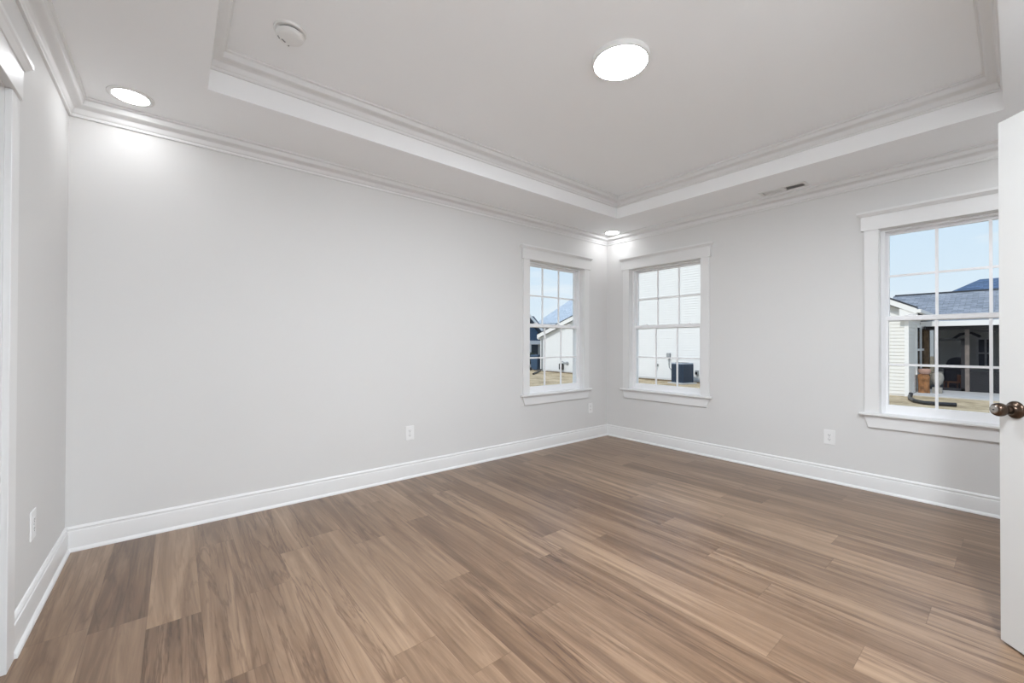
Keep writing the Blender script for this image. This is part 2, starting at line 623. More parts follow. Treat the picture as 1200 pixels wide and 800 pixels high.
def crown_profile(z_top, drop, proj):
    """closed profile (d from wall, z): small bottom bead, cove, top fillet."""
    p = [(0, z_top), (0, z_top - drop), (0.011, z_top - drop), (0.013, z_top - drop + 0.010), (0.010, z_top - drop + 0.014),
         (0.014, z_top - drop + 0.017), (0.018, z_top - drop + 0.024)]
    a0 = Vector((0.018, z_top - drop + 0.026))
    a1 = Vector((proj - 0.012, z_top - 0.022))
    for i in range(1, 9):
        t = i / 8
        q = a0.lerp(a1, t)
        sag = 0.012 * math.sin(math.pi * 2 * t) * 0.8
        nrm = Vector((a1.y - a0.y, -(a1.x - a0.x))).normalized()
        q = q + nrm * (-sag)
        p.append((q.x, q.y))
    p += [(proj - 0.010, z_top - 0.016), (proj - 0.004, z_top - 0.014), (proj, z_top - 0.010), (proj, z_top)]
    return p


INW = [(1, 1), (-1, 1), (-1, -1), (1, -1)]
t1 = MB().ring(crown_profile(ZC, 0.0985, 0.078), [(XL, YN), (XR, YN), (XR, YA), (XL, YA)], INW)
tag(t1.build('trim_1', TRIM, smooth=True), 'white crown moulding where the walls meet the flat soffit', 'crown moulding', kind='structure')
t2 = MB().ring(crown_profile(ZU, 0.100, 0.078), [(TX0, TY0), (TX1, TY0), (TX1, TY1), (TX0, TY1)], INW)
tag(t2.build('trim_2', TRIM, smooth=True), 'white crown moulding inside the raised tray of the ceiling', 'crown moulding', kind='structure')

BASE_P = [(0, 0), (0.026, 0), (0.026, 0.006), (0.022, 0.014), (0.015, 0.019), (0.014, 0.020), (0.014, 0.104), (0.0125, 0.110),
          (0.009, 0.113), (0.0085, 0.121), (0.012, 0.125), (0.010, 0.131), (0.005, 0.137), (0, 0.138)]


def baseboard(name, a, b, inward, mit_a, mit_b, label):
    """straight run from a to b along a wall; mit = 1 for an inside corner at that end, 0 for a square end."""
    a, b, n = Vector(a), Vector(b), Vector(inward)
    d = (b - a).normalized()
    mb = MB()
    mb.prism(BASE_P, lambda q, s: (*(((a + d * q[0] * mit_a) if s == 0 else (b - d * q[0] * mit_b)) + n * q[0]), q[1]))
    return tag(mb.build(name, TRIM, smooth=True), label, 'baseboard', kind='structure')


CW = 0.090          # casing width
baseboard('baseboard_back', (XL, YA), (XR, YA), (0, -1), 1, 1, 'white baseboard along the foot of the long back wall')
baseboard('baseboard_right', (XR, YN), (XR, YA), (-1, 0), 1, 1, 'white baseboard under the two windows of the right wall')
baseboard('baseboard_left', (XL, D1Y1 + CW + 0.005), (XL, YA), (1, 0), 0, 1, 'short white baseboard between the cased opening and the left corner')
baseboard('baseboard_left.001', (XL, YN), (XL, D1Y0 - CW - 0.005), (1, 0), 1, 0, 'white baseboard on the near side of the cased opening')
baseboard('baseboard_near', (XL, YN), (D2X0 - CW - 0.005, YN), (0, 1), 1, 0, 'white baseboard on the near wall before the door')
baseboard('baseboard_near.001', (D2X1 + CW + 0.005, YN), (XR, YN), (0, 1), 0, 1, 'white baseboard on the near wall past the door')


# ------------------------------------------------------------------ casings (local: x along wall, +y outward, z up, origin on wall face)
def head_casing(root, half, z0, ov=0.022):
    """craftsman head board with a moulded cap; half = half width to the outer casing edge."""
    h = half + ov
    b = MB()
    b.box(-h, h, -0.026, 0, z0, z0 + 0.112)
    hd = b.build('head_casing', TRIM, root, bevel=0.002)
    c = MB()
    prof = [(0.0, z0 + 0.112), (0.030, z0 + 0.112), (0.034, z0 + 0.118), (0.042, z0 + 0.128), (0.048, z0 + 0.133), (0.048, z0 + 0.150), (0.0, z0 + 0.150)]
    rows = []
    for sx in (-1, 1):
        back = [c.bm.verts.new((sx * (h + q[0] - 0.026 if q[0] else h), 0, q[1])) for q in prof]
        front = [c.bm.verts.new((sx * (h + q[0] - 0.026 if q[0] else h), -q[0] if q[0] else 0, q[1])) for q in prof]
        rows.append((back, front))
    (b0, f0), (b1, f1) = rows
    k = len(prof)
    for j in range(k):
        jj = (j + 1) % k
        for quad in ((f0[j], f1[j], f1[jj], f0[jj]), (b0[j], f0[j], f0[jj], b0[jj]), (b1[j], f1[j], f1[jj], b1[jj])):
            try:
                c.bm.faces.new(quad)
            except ValueError:
                pass
    bmesh.ops.remove_doubles(c.bm, verts=c.bm.verts, dist=1e-5)
    c.build('cap', TRIM, hd)
    return hd


def make_window(name, loc, rz, label):
    root = empty(name, loc, rz)
    tag(root, label, 'window', kind='structure')
    hw = OW / 2
    # jamb liner
    j = MB()
    for s in (-1, 1):
        x0, x1 = sorted((s * hw, s * (hw + RO)))
        j.box(x0, x1, 0.0, TH + 0.02, OZ0, OZ1 + RO)
    j.box(-hw, hw, 0.0, TH + 0.02, OZ1, OZ1 + RO)
    j.build('jamb', TRIM, root)
    # vinyl window frame with its two tracks
    f = MB()
    for s in (-1, 1):
        x0, x1 = sorted((s * hw, s * (hw - 0.014)))
        f.box(x0, x1, 0.052, 0.15, OZ0, OZ1)
        for y0, y1 in ((0.052, 0.060), (0.092, 0.100), (0.138, 0.150)):
            x0, x1 = sorted((s * (hw - 0.014), s * (hw - 0.022)))
            f.box(x0, x1, y0, y1, OZ0, OZ1)
    f.box(-hw + 0.022, hw - 0.022, 0.052, 0.15, OZ1 - 0.014, OZ1)
    f.box(-hw + 0.022, hw - 0.022, 0.052, 0.15, OZ0, OZ0 + 0.022)
    f.build('window_frame', VINYL, root, bevel=0.001)
    # side casings, head, stool, apron
    for s in (-1, 1):
        x0, x1 = sorted((s * (hw + 0.003), s * (hw + 0.003 + CW)))
        c = MB()
        c.box(x0, x1, -0.018, 0, OZ0 + 0.018, OZ1 + 0.003)
        c.build('side_casing', TRIM, root, bevel=0.002)
    head_casing(root, hw + CW, OZ1 + 0.003)
    st = MB()
    so = hw + CW + 0.034
    st.prism([(-so, -0.046), (so, -0.046), (so, 0), (hw, 0), (hw, 0.055), (-hw, 0.055), (-hw, 0), (-so, 0)],
             lambda q, s: (q[0], q[1], OZ0 - 0.002 + 0.020 * s))
    st.build('stool', TRIM, root, bevel=0.006, segs=3)
    ap = MB()
    t0, t1_ = hw + CW + 0.006, hw + CW - 0.020
    ap.prism([(-t1_, 0.508), (t1_, 0.508), (t0, OZ0 - 0.002), (-t0, OZ0 - 0.002)], lambda q, s: (q[0], -0.018 * s, q[1]))
    ap.build('apron', TRIM, root, bevel=0.002)

    # sashes
    def sash(nm, z0, z1, ya, yb, bot, top, stile, zmid):
        w = hw - 0.012
        b = MB()
        b.box(-w, w, ya, yb, z0, z0 + bot)
        b.box(-w, w, ya, yb, z1 - top, z1)
        for s in (-1, 1):
            x0, x1 = sorted((s * w, s * (w - stile)))
            b.box(x0, x1, ya, yb, z0 + bot, z1 - top)
        sh = b.build(nm, VINYL, root, bevel=0.0025)
        gw = w - stile
        yc = (ya + yb) / 2
        mu = MB()
        for fx in (-1 / 3, 1 / 3):
            mu.box(fx * gw - 0.0085, fx * gw + 0.0085, yc - 0.006, yc + 0.006, z0 + bot, z1 - top)
        mu.box(-gw, gw, yc - 0.0058, yc + 0.0058, zmid - 0.0085, zmid + 0.0085)
        mu.build('muntin_grid', VINYL, sh)
        g = MB()
        g.box(-gw, gw, yc - 0.002, yc + 0.002, z0 + bot, z1 - top)
        g.build('glass_pane', GLASS, sh)
        return sh

    sash('upper_sash', 1.352, OZ1 - 0.012, 0.102, 0.132, 0.034, 0.022, 0.030, 1.713)
    lo = sash('lower_sash', OZ0 + 0.020, 1.392, 0.062, 0.092, 0.066, 0.036, 0.030, 1.010)
    lk = MB()
    for lx in (-0.27, 0.27):
        lk.box(lx - 0.028, lx + 0.028, 0.066, 0.090, 1.392, 1.398)
        lk.box(lx - 0.012, lx + 0.022, 0.070, 0.082, 1.398, 1.408)
    lk.build('sash_lock', VINYL, lo, bevel=0.002)
    return root


make_window('window_1', (W1C, YA, 0), 0, 'white double-hung window on the long back wall, nearest the corner, looking out on a roof slope')
make_window('window_2', (XR, W2C, 0), R(-90), 'white double-hung window right of the corner, looking out on white siding and an air conditioner')
make_window('window_3', (XR, W3C, 0), R(-90), 'white double-hung window partly hidden by the open door, looking out on a screened porch')


# ------------------------------------------------------------------ doors
def cased_opening(root, half, z1, outward, sides=True):
    """jamb, stops and room-side casing, local like the windows."""
    j = MB()
    for s in (-1, 1):
        x0, x1 = sorted((s * half, s * (half + RO)))
        j.box(x0, x1, 0, TH, 0, z1 + RO)
        x0, x1 = sorted((s * half, s * (half - 0.011)))
        j.box(x0, x1, 0.055, 0.090, 0, z1)
    j.box(-half, half, 0, TH, z1, z1 + RO)
    j.box(-half + 0.011, half - 0.011, 0.055, 0.090, z1 - 0.011, z1)
    j.build('jamb', TRIM, root)
    for s in (-1, 1):
        x0, x1 = sorted((s * (half + 0.004), s * (half + 0.004 + CW)))
        c = MB()
        c.box(x0, x1, -0.018, 0, 0, z1 + 0.004)
        c.build('side_casing', TRIM, root, bevel=0.002)
    head_casing(root, half + CW, z1 + 0.004, 0.004)


d1 = empty('door_1', (XL, (D1Y0 + D1Y1) / 2, 0), R(90))
tag(d1, 'white cased door opening cut off at the far left edge', 'door', kind='structure')
cased_opening(d1, (D1Y1 - D1Y0) / 2, DZ, 1)

d2c = empty('trim_3', ((D2X0 + D2X1) / 2, YN, 0), R(180))
tag(d2c, 'white casing of the doorway that the open white door closes', 'door casing', kind='structure')
cased_opening(d2c, (D2X1 - D2X0) / 2, DZ, 1)

LEAF_W, LEAF_T = 0.845, 0.035
ANG = R(43)           # leaf direction from +x
ex, ey = 2.519, 0.0452
dirx, diry = math.cos(ANG), math.sin(ANG)
hx, hy = ex - dirx * LEAF_W, ey - diry * LEAF_W
d2 = empty('door_2', (hx, hy, 0), ANG)
tag(d2, 'white panel door standing half open at the right edge of the view', 'door', kind='structure')
# leaf: local x along leaf, +y = room side face at y = 0, thickness towards -y
lf = MB()
LZ0, LZ1 = 0.010, 2.042
lf.box(0, LEAF_W, -LEAF_T + 0.006, -0.006, LZ0, LZ1)
for (x0, x1, z0, z1) in ((0, 0.115, LZ0, LZ1), (LEAF_W - 0.115, LEAF_W, LZ0, LZ1), (0.115, LEAF_W - 0.115, LZ0, 0.25),
                         (0.115, LEAF_W - 0.115, 0.86, 1.02), (0.115, LEAF_W - 0.115, LZ1 - 0.12, LZ1)):
    lf.box(x0, x1, -0.006, 0, z0, z1)
    lf.box(x0, x1, -LEAF_T, -LEAF_T + 0.006, z0, z1)
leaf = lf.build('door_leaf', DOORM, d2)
for z0, z1 in ((0.25, 0.86), (1.02, LZ1 - 0.12)):
    for s, y0 in ((1, -0.006), (-1, -LEAF_T + 0.006)):
        pn = MB()
        a = (0.150, LEAF_W - 0.150, z0 + 0.035, z1 - 0.035)
        b2 = (0.168, LEAF_W - 0.168, z0 + 0.053, z1 - 0.053)
        vo = [pn.bm.verts.new((x, y0, z)) for x, z in ((a[0], a[2]), (a[1], a[2]), (a[1], a[3]), (a[0], a[3]))]
        vi = [pn.bm.verts.new((x, y0 + s * 0.005, z)) for x, z in ((b2[0], b2[2]), (b2[1], b2[2]), (b2[1], b2[3]), (b2[0], b2[3]))]
        for k in range(4):
            pn.bm.faces.new((vo[k], vo[(k + 1) % 4], vi[(k + 1) % 4], vi[k]))
        pn.bm.faces.new(vi)
        pn.bm.faces.new(vo[::-1])
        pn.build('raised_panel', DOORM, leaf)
KX, KZ = LEAF_W - 0.060, 0.918
for s in (1, -1):
    M = Matrix.Translation((KX, 0 if s > 0 else -LEAF_T, KZ)) @ Matrix.Rotation(R(-90 * s), 4, 'X')
    ro = MB().lathe([(0.0335, 0), (0.0335, 0.003), (0.032, 0.0065), (0.029, 0.009), (0.022, 0.012), (0.0185, 0.017), (0.017, 0.020)], M, 40)
    rose = ro.build('door_knob', BRONZE, d2, smooth=True)
    rose['label'] = 'dark bronze knob with a round rose'
    kn = MB().lathe([(0.0125, 0.018), (0.0105, 0.024), (0.0105, 0.030), (0.015, 0.034), (0.021, 0.040), (0.0250, 0.048), (0.0262, 0.055),
                     (0.0252, 0.062), (0.0222, 0.068), (0.0180, 0.0722), (0.0165, 0.073)], M, 40)
    kn.build('knob_ball', BRONZE, rose, smooth=True)
    kf = MB().lathe([(0.0165, 0.0728), (0.0150, 0.0742), (0.0120, 0.0748)], M, 32)
    kf.build('knob_face', PEWTER, rose, smooth=True)
    kh = MB().lathe([(0.0032, 0.0745), (0.0030, 0.0755)], M, 16)
    kh.build('keyhole', DARK, rose)
lp = MB()
lp.box(LEAF_W, LEAF_W + 0.0015, -0.030, -0.005, KZ - 0.028, KZ + 0.028)
lp.build('latch_plate', BRONZE, leaf)
for z in (0.22, 1.02, 1.84):
    hg = MB()
    hg.tube([(-0.004, 0.006, z - 0.045), (-0.004, 0.006, z + 0.045)], 0.0065, 12)
    hg.box(-0.002, 0.0, -0.030, 0.004, z - 0.044, z + 0.044)
    hg.build('hinge', HINGE, d2)


# ------------------------------------------------------------------ electrical fittings
def make_outlet(loc, rz, label):
    """local: -y into the room."""
    root = empty('wall_outlet', loc, rz)
    tag(root, label, 'outlet', 'wall outlets low on the walls')
    p = MB()
    p.box(-0.0395, 0.0395, -0.006, 0, -0.062, 0.062)
    p.build('cover_plate', PLASTIC, root, bevel=0.003)
    for z in (-0.0195, 0.0195):
        fc = MB()
        prof = [(0.0165 * math.cos(R(a)), 0.0165 * math.sin(R(a))) for a in range(0, 360, 15)]
        prof = [(x, max(-0.0135, min(0.0135, zz))) for x, zz in prof]
        fc.prism(prof, lambda q, s: (q[0], -0.0058 - 0.0017 * s, z + q[1]))
        f = fc.build('receptacle', PLASTIC, root)
        sl = MB()
        sl.box(-0.0075, -0.0052, -0.0079, -0.0070, z - 0.002, z + 0.008)
        sl.box(0.0052, 0.0075, -0.0079, -0.0070, z - 0.001, z + 0.007)
        sl.lathe([(0.0028, 0), (0.0028, 0.0009)], Matrix.Translation((0, -0.0070, z - 0.0075)) @ Matrix.Rotation(R(90), 4, 'X'), 14)
        sl.build('slot', DARK, f)
    sc = MB().lathe([(0.003, 0), (0.0028, 0.001)], Matrix.Translation((0, -0.006, 0)) @ Matrix.Rotation(R(90), 4, 'X'), 12)
    sc.build('screw', BOXGREY, root)
    return root


make_outlet((1.584, YA, 0.388), 0, 'white duplex outlet on the open stretch of the long back wall')
make_outlet((3.985, YA, 0.377), 0, 'white duplex outlet squeezed between the back wall window and the corner')
make_outlet((XR, 1.013, 0.380), R(-90), 'white duplex outlet on the right wall between its two windows')
make_outlet((XL, 2.660, 0.388), R(90), 'white outlet on the narrow left wall beside the cased opening')


def disc_light(name, x, y, z, r_lens, r_out, depth, mat, label, group=None):
    root = empty(name, (x, y, z))
    tag(root, label, 'ceiling light', group)
    rm = MB().lathe([(r_out, 0), (r_out, -depth * 0.75), (r_out - 0.004, -depth), (r_lens + 0.002, -depth), (r_lens, -depth + 0.002)], seg=64, cap1=False)
    rm.build('trim_ring', RIM, root, smooth=True)
    ln = MB()
    ln.lathe([(r_lens, -depth + 0.002), (r_lens * 0.7, -depth + 0.0005), (r_lens * 0.35, -depth - 0.0005)], seg=48, cap0=False)
    ln.build('lens', mat, root, smooth=True)
    return root


disc_light('flush_ceiling_light', 1.905, 1.388, ZU, 0.142, 0.156, 0.028, LIT, 'large round white flush light, lit, in the middle of the raised ceiling')
disc_light('recessed_downlight', -0.200, 3.105, ZC, 0.078, 0.100, 0.008, LITC, 'lit round recessed downlight in the soffit above the left end of the back wall', 'downlights in the soffit corners')
disc_light('recessed_downlight', 4.130, 3.128, ZC, 0.078, 0.100, 0.008, LITC, 'lit round recessed downlight in the soffit above the corner of the two windows', 'downlights in the soffit corners')
for nx, where in ((-0.200, 'over the near left corner'), (0.360, 'second from the near left corner, added as unseen fill'), (0.800, 'third from the near left corner, added as unseen fill'), (2.420, 'just behind the open door, added as unseen fill'), (4.050, 'over the near right corner')):  # the three between the corners are added, unseen fill for ceiling and walls
    disc_light('recessed_downlight', nx, -0.290, ZC, 0.055 if 2 < nx < 4 else 0.078, 0.100, 0.008, LITC if nx > 4 or nx < 0 else FILL_LENS, 'lit round recessed downlight in the near soffit ' + where, 'downlights along the near soffit')

sm = empty('smoke_detector', (0.440, 2.325, ZU))
tag(sm, 'round white smoke detector on the raised ceiling near its left end', 'smoke detector')
b = MB().lathe([(0.074, 0), (0.074, -0.010), (0.071, -0.0125), (0.052, -0.0125)], seg=56)
b.build('base', DETECTOR, sm, smooth=True)
b = MB().lathe([(0.056, -0.0125), (0.056, -0.0215)], seg=56)
b.build('vent_gap', DARK, sm)
b = MB().lathe([(0.062, -0.0200), (0.0645, -0.022), (0.0645, -0.030), (0.0615, -0.037), (0.054, -0.042), (0.036, -0.0445), (0.015, -0.045)], seg=56)
bd = b.build('cover', DETECTOR, sm, smooth=True)
for a in (200, 320, 85):
    b = MB()
    M = Matrix.Rotation(R(a), 4, 'Z')
    v = [b.bm.verts.new(M @ Vector(q)) for q in ((0.050, -0.004, -0.0125), (0.0642, -0.004, -0.0125), (0.0642, 0.004, -0.0125), (0.050, 0.004, -0.0125),
                                                 (0.050, -0.004, -0.0220), (0.0642, -0.004, -0.0220), (0.0642, 0.004, -0.0220), (0.050, 0.004, -0.0220))]
    for f in ((0, 1, 2, 3), (4, 7, 6, 5), (0, 4, 5, 1), (1, 5, 6, 2), (2, 6, 7, 3), (3, 7, 4, 0)):
        b.bm.faces.new([v[i] for i in f])
    b.build('bracket', DETECTOR, sm)
b = MB()
M = Matrix.Rotation(R(128), 4, 'Z')
for (x0, x1, y0, y1) in ((0.034, 0.042, -0.012, 0.012), (0.044, 0.048, 0.018, 0.024), (0.040, 0.044, 0.030, 0.034), (0.040, 0.044, -0.040, -0.035)):
    v = [b.bm.verts.new(M @ Vector((x, y, -0.0452))) for x, y in ((x0, y0), (x1, y0), (x1, y1), (x0, y1))]
    v2 = [b.bm.verts.new(M @ Vector((x, y, -0.0400))) for x, y in ((x0, y0), (x1, y0), (x1, y1), (x0, y1))]
    b.bm.faces.new(v)
    b.bm.faces.new(v2[::-1])
    for k in range(4):
        b.bm.faces.new((v[k], v[(k + 1) % 4], v2[(k + 1) % 4], v2[k]))
b.build('indicator_marks', GREYM, bd)

# ceiling register
vr = empty('ceiling_vent', ((VX0 + VX1) / 2, (VY0 + VY1) / 2, ZC))
tag(vr, 'white ceiling air vent with slanted louvres in the soffit above the right wall', 'vent')
vw, vl = (VX1 - VX0) / 2, (VY1 - VY0) / 2
b = MB()
b.box(-vw - 0.022, -vw + 0.003, -vl - 0.022, vl + 0.022, -0.006, 0)
b.box(vw - 0.003, vw + 0.022, -vl - 0.022, vl + 0.022, -0.006, 0)
b.box(-vw + 0.003, vw - 0.003, -vl - 0.022, -vl + 0.003, -0.006, 0)
b.box(-vw + 0.003, vw - 0.003, vl - 0.003, vl + 0.022, -0.006, 0)
b.box(-vw + 0.003, vw - 0.003, -0.017, 0.017, -0.006, 0.010)
b.build('frame', VENTM, vr, bevel=0.002)
b = MB()
b.box(-vw, -vw + 0.002, -vl, vl, 0, 0.12)
b.box(vw - 0.002, vw, -vl, vl, 0, 0.12)
b.box(-vw, vw, -vl, -vl + 0.002, 0, 0.12)
b.box(-vw, vw, vl - 0.002, vl, 0, 0.12)
b.box(-vw, vw, -vl, vl, 0.118, 0.120)
b.build('duct', DUCT, vr)
for s in (-1, 1):
    b = MB()
    for k in range(11):
        yc = s * (0.023 + k * 0.0122)
        M = Matrix.Translation((0, yc, 0.002)) @ Matrix.Rotation(R(-48 if s < 0 else 48) , 4, 'X')
        v = [b.bm.verts.new(M @ Vector(q)) for q in ((-vw + 0.002, -0.0006, -0.008), (vw - 0.002, -0.0006, -0.008), (vw - 0.002, 0.0006, -0.008), (-vw + 0.002, 0.0006, -0.008),
                                                     (-vw + 0.002, -0.0006, 0.008), (vw - 0.002, -0.0006, 0.008), (vw - 0.002, 0.0006, 0.008), (-vw + 0.002, 0.0006, 0.008))]
        for f in ((0, 1, 2, 3), (4, 7, 6, 5), (0, 4, 5, 1), (1, 5, 6, 2), (2, 6, 7, 3), (3, 7, 4, 0)):
            b.bm.faces.new([v[i] for i in f])
    b.build('louvre_bank', VENTM, vr)

# ------------------------------------------------------------------ outside: ground
g = MB()
g.box(XR + TH - 30, 90, -60, 90, GZ - 0.3, GZ)
tag(g.build('ground', LAWN), 'dry straw-coloured lawn between the houses', 'lawn', kind='structure')


def lap_wall(mb, u0, u1, z0, limits, put, step=0.112, lip=0.019):
    """lap siding; limits(z) -> (umin, umax) or None; put(u, off, z) -> 3D point (off = distance out of the wall)."""
    z = z0
    while True:
        a, c = limits(z), limits(z + step)
        if a is None:
            break
        if c is None:
            c = ((a[0] + a[1]) / 2 - 0.01, (a[0] + a[1]) / 2 + 0.01)
        mb.face([put(a[0], lip, z), put(a[1], lip, z), put(c[1], 0.002, z + step), put(c[0], 0.002, z + step)])
        mb.face([put(a[0], 0, z), put(a[1], 0, z), put(a[1], lip, z), put(a[0], lip, z)])
        if limits(z + step) is None:
            break
        z += step
    return mb


# -- house with the gable wall seen through windows 1 and 2
HX, HD = 18.2, 5.0
YL, YB, YP, YE = 19.36, 16.2, 11.0, 6.6     # left corner, break of the roof pitch, apex, right end of the wall
EZ, ZB, ZP, ZE = 1.62, 2.69, 6.33, 4.13      # wall heights at those places


def gable_a(z):
    if z >= ZP - 0.05:
        return None
    if z < EZ:
        left = YL
    elif z < ZB:
        left = YL - (z - EZ) / (ZB - EZ) * (YL - YB)
    else:
        left = YB - (z - ZB) / (ZP - ZB) * (YB - YP)
    right = YE if z < ZE else YE + (z - ZE) / (ZP - ZE) * (YP - YE)
    return (right, left)


ha = empty('neighbor_house', (HX, YP, GZ))
tag(ha, 'white lap-sided house with a gable wall facing the corner windows', 'house')


def loc(px, py, pz, o=(HX, YP, GZ)):
    return (px - o[0], py - o[1], pz - o[2])


b = MB()
lap_wall(b, YE, YL, GZ + 0.10, gable_a, lambda u, off, z: loc(HX - off, u, z))
b.build('siding_wall', SIDING, ha)
b = MB()
b.prism([(YE, GZ), (YL, GZ), (YL, EZ), (YB, ZB), (YP, ZP), (YE, ZE)], lambda q, s: loc(HX + 0.001 + HD * s, q[0], q[1]))
b.build('house_body', SIDING, ha)
b = MB()
b.box(HX - 0.03 - HX, 0.06, YL - 0.09 - YP, YL + 0.02 - YP, 0, EZ - GZ)
b.build('corner_board', EXTRIM, ha)
OVR = 0.12
RAKE = [(YL + OVR, EZ - OVR * (ZB - EZ) / (YL - YB)), (YB, ZB), (YP, ZP), (YE - 0.2, ZE - 0.2 * (ZP - ZE) / (YP - YE))]


def rake_strip(mb, lo_, hi_, x0, x1):
    """band that follows the gable edge, from lo_ to hi_ above it and from x0 to x1 deep."""
    for p_, q_ in zip(RAKE, RAKE[1:]):
        mb.prism([(p_[0], p_[1] + lo_), (q_[0], q_[1] + lo_), (q_[0], q_[1] + hi_), (p_[0], p_[1] + hi_)],
                 lambda w, s: loc(x0 + (x1 - x0) * s, w[0], w[1]))
    return mb


rake_strip(MB(), 0.05, 0.20, HX - 0.20, HX + HD + 0.3).build('roof', ROOFPALE, ha)
rake_strip(MB(), -0.04, 0.20, HX - 0.24, HX - 0.203).build('rake_board', EXTRIM, ha)
rake_strip(MB(), 0.205, 0.245, HX - 0.26, HX - 0.16).build('drip_edge', GUTTERDARK, ha)
b = MB()
b.prism([(YL + 0.01, EZ - 0.16), (YL + 0.12, EZ - 0.10), (YL + 0.12, EZ + 0.0), (YL - 0.03, EZ + 0.03)], lambda q, s: loc(HX - 0.22 + 0.5 * s, q[0], q[1]))
b.build('eave_return', EXTRIM, ha)
b = MB()
b.tube([loc(HX - 0.06, YL - 0.14, EZ - 0.1), loc(HX - 0.06, YL - 0.14, GZ + 0.06), loc(HX - 0.22, YL - 0.10, GZ + 0.05)], 0.045, 10)
b.build('downspout', BOXGREY, ha)

b = MB()
b.box(HX - 0.42, HX - 0.03, YE, YL - 0.6, GZ - 0.01, GZ + 0.035)
tag(b.build('mulch_bed', MULCH), 'brown mulch strip along the foot of the white gable wall', 'mulch bed', kind='stuff')

# utility meter group on that wall
mt_ = empty('utility_meter', (HX - 0.02, 17.44, -0.06))
tag(mt_, 'small dark gas meter on the white siding seen through the back wall window', 'meter')
b = MB()
b.box(-0.20, -0.02, -0.13, 0.13, -0.30, 0.06)
b.build('meter_body', BLACKPL, mt_, bevel=0.03, segs=3)
b = MB()
b.tube([(-0.10, 0, 0.05), (-0.10, 0, 0.15), (-0.10, -0.08, 0.20), (-0.10, -0.24, 0.12), (-0.06, -0.36, 0.10), (-0.01, -0.40, 0.10)], 0.025, 10)
b.build('pipe', BOXGREY, mt_)
b = MB().lathe([(0.09, 0), (0.09, 0.06), (0.05, 0.075)], Matrix.Translation((-0.01, -0.42, 0.10)) @ Matrix.Rotation(R(-90), 4, 'Y'), 20)
b.build('regulator', BOXGREY, mt_)

# air conditioner
ACX, ACY = 17.22, 9.30
ac = empty('air_conditioner', (ACX, ACY, GZ), R(-17))
tag(ac, 'dark blue outdoor air conditioner unit on the lawn by white siding', 'air conditioner')
b = MB()
b.box(-0.42, 0.42, -0.42, 0.42, 0, 0.06)
b.build('pad', CONCRETE, ac, bevel=0.01)


def rr(hw_, rad, n=6):
    pts = []
    for cx, cy, a0_ in ((1, 1, 0), (-1, 1, 90), (-1, -1, 180), (1, -1, 270)):
        for k in range(n + 1):
            a = R(a0_ + 90 * k / n)
            pts.append((cx * (hw_ - rad) + rad * math.cos(a), cy * (hw_ - rad) + rad * math.sin(a)))
    return pts


b = MB().prism(rr(0.345, 0.12), lambda q, s: (q[0], q[1], 0.06 + 0.80 * s))
cab = b.build('cabinet', ACNAVY, ac, smooth=True)
b = MB()
for k in range(20):
    b.prism(rr(0.349, 0.12), lambda q, s: (q[0], q[1], 0.13 + k * 0.034 + 0.007 * s))
b.build('coil_grille', ACDARK, cab)
b = MB().prism(rr(0.357, 0.13), lambda q, s: (q[0], q[1], 0.86 + 0.045 * s))
tp = b.build('top_panel', ACTOP, ac, bevel=0.012)
b = MB()
for k in range(5):
    rad = 0.07 + 0.05 * k
    b.lathe([(rad, 0.905), (rad + 0.006, 0.912), (rad + 0.012, 0.905)], seg=40, cap0=False, cap1=False)
b.build('fan_grille', ACDARK, tp)
for sx in (-1, 1):
    b = MB()
    b.box(sx * 0.27 - 0.03, sx * 0.27 + 0.03, -0.353, -0.32, 0.06, 0.86)
    b.build('corner_post', ACNAVY, ac, bevel=0.01)

eb = empty('electrical_box', (HX - 0.02, 10.46, 0.64))
tag(eb, 'small grey electrical box on the siding left of the air conditioner', 'electrical box')
b = MB()
b.box(-0.12, 0, -0.085, 0.085, -0.14, 0.12)
b.build('housing', BOXGREY, eb, bevel=0.01)
b = MB().tube([(-0.06, -0.02, -0.13), (-0.07, -0.02, -0.42), (-0.10, -0.06, -0.56), (-0.2, -0.24, -0.66), (-0.42, -0.42, -0.66)], 0.02, 8)
b.build('conduit', BOXGREY, eb)

sp = empty('hose_spigot', (HX - 0.02, 11.07, 0.15))
tag(sp, 'tiny dark hose spigot on the siding under the window middle', 'spigot')
b = MB().tube([(0.0, 0, 0), (-0.10, 0, 0), (-0.13, 0, -0.03), (-0.13, 0, -0.09)], 0.025, 8)
b.build('faucet', GREYM, sp)
b = MB().lathe([(0.06, 0), (0.06, 0.02)], Matrix.Translation((-0.06, 0, 0.06)), 16)
b.build('handle', GREYM, sp)
ob = empty('outdoor_outlet', (HX - 0.02, 9.10, -0.08))
tag(ob, 'grey weatherproof outlet box on the siding right of the air conditioner', 'outlet box')
b = MB()
b.box(-0.09, 0, -0.07, 0.07, -0.10, 0.10)
b.build('housing', BOXGREY, ob, bevel=0.015)
b = MB()
b.box(-0.115, -0.088, -0.055, 0.055, -0.10, 0.02)
b.build('cover_flap', BLACKPL, ob, bevel=0.01)

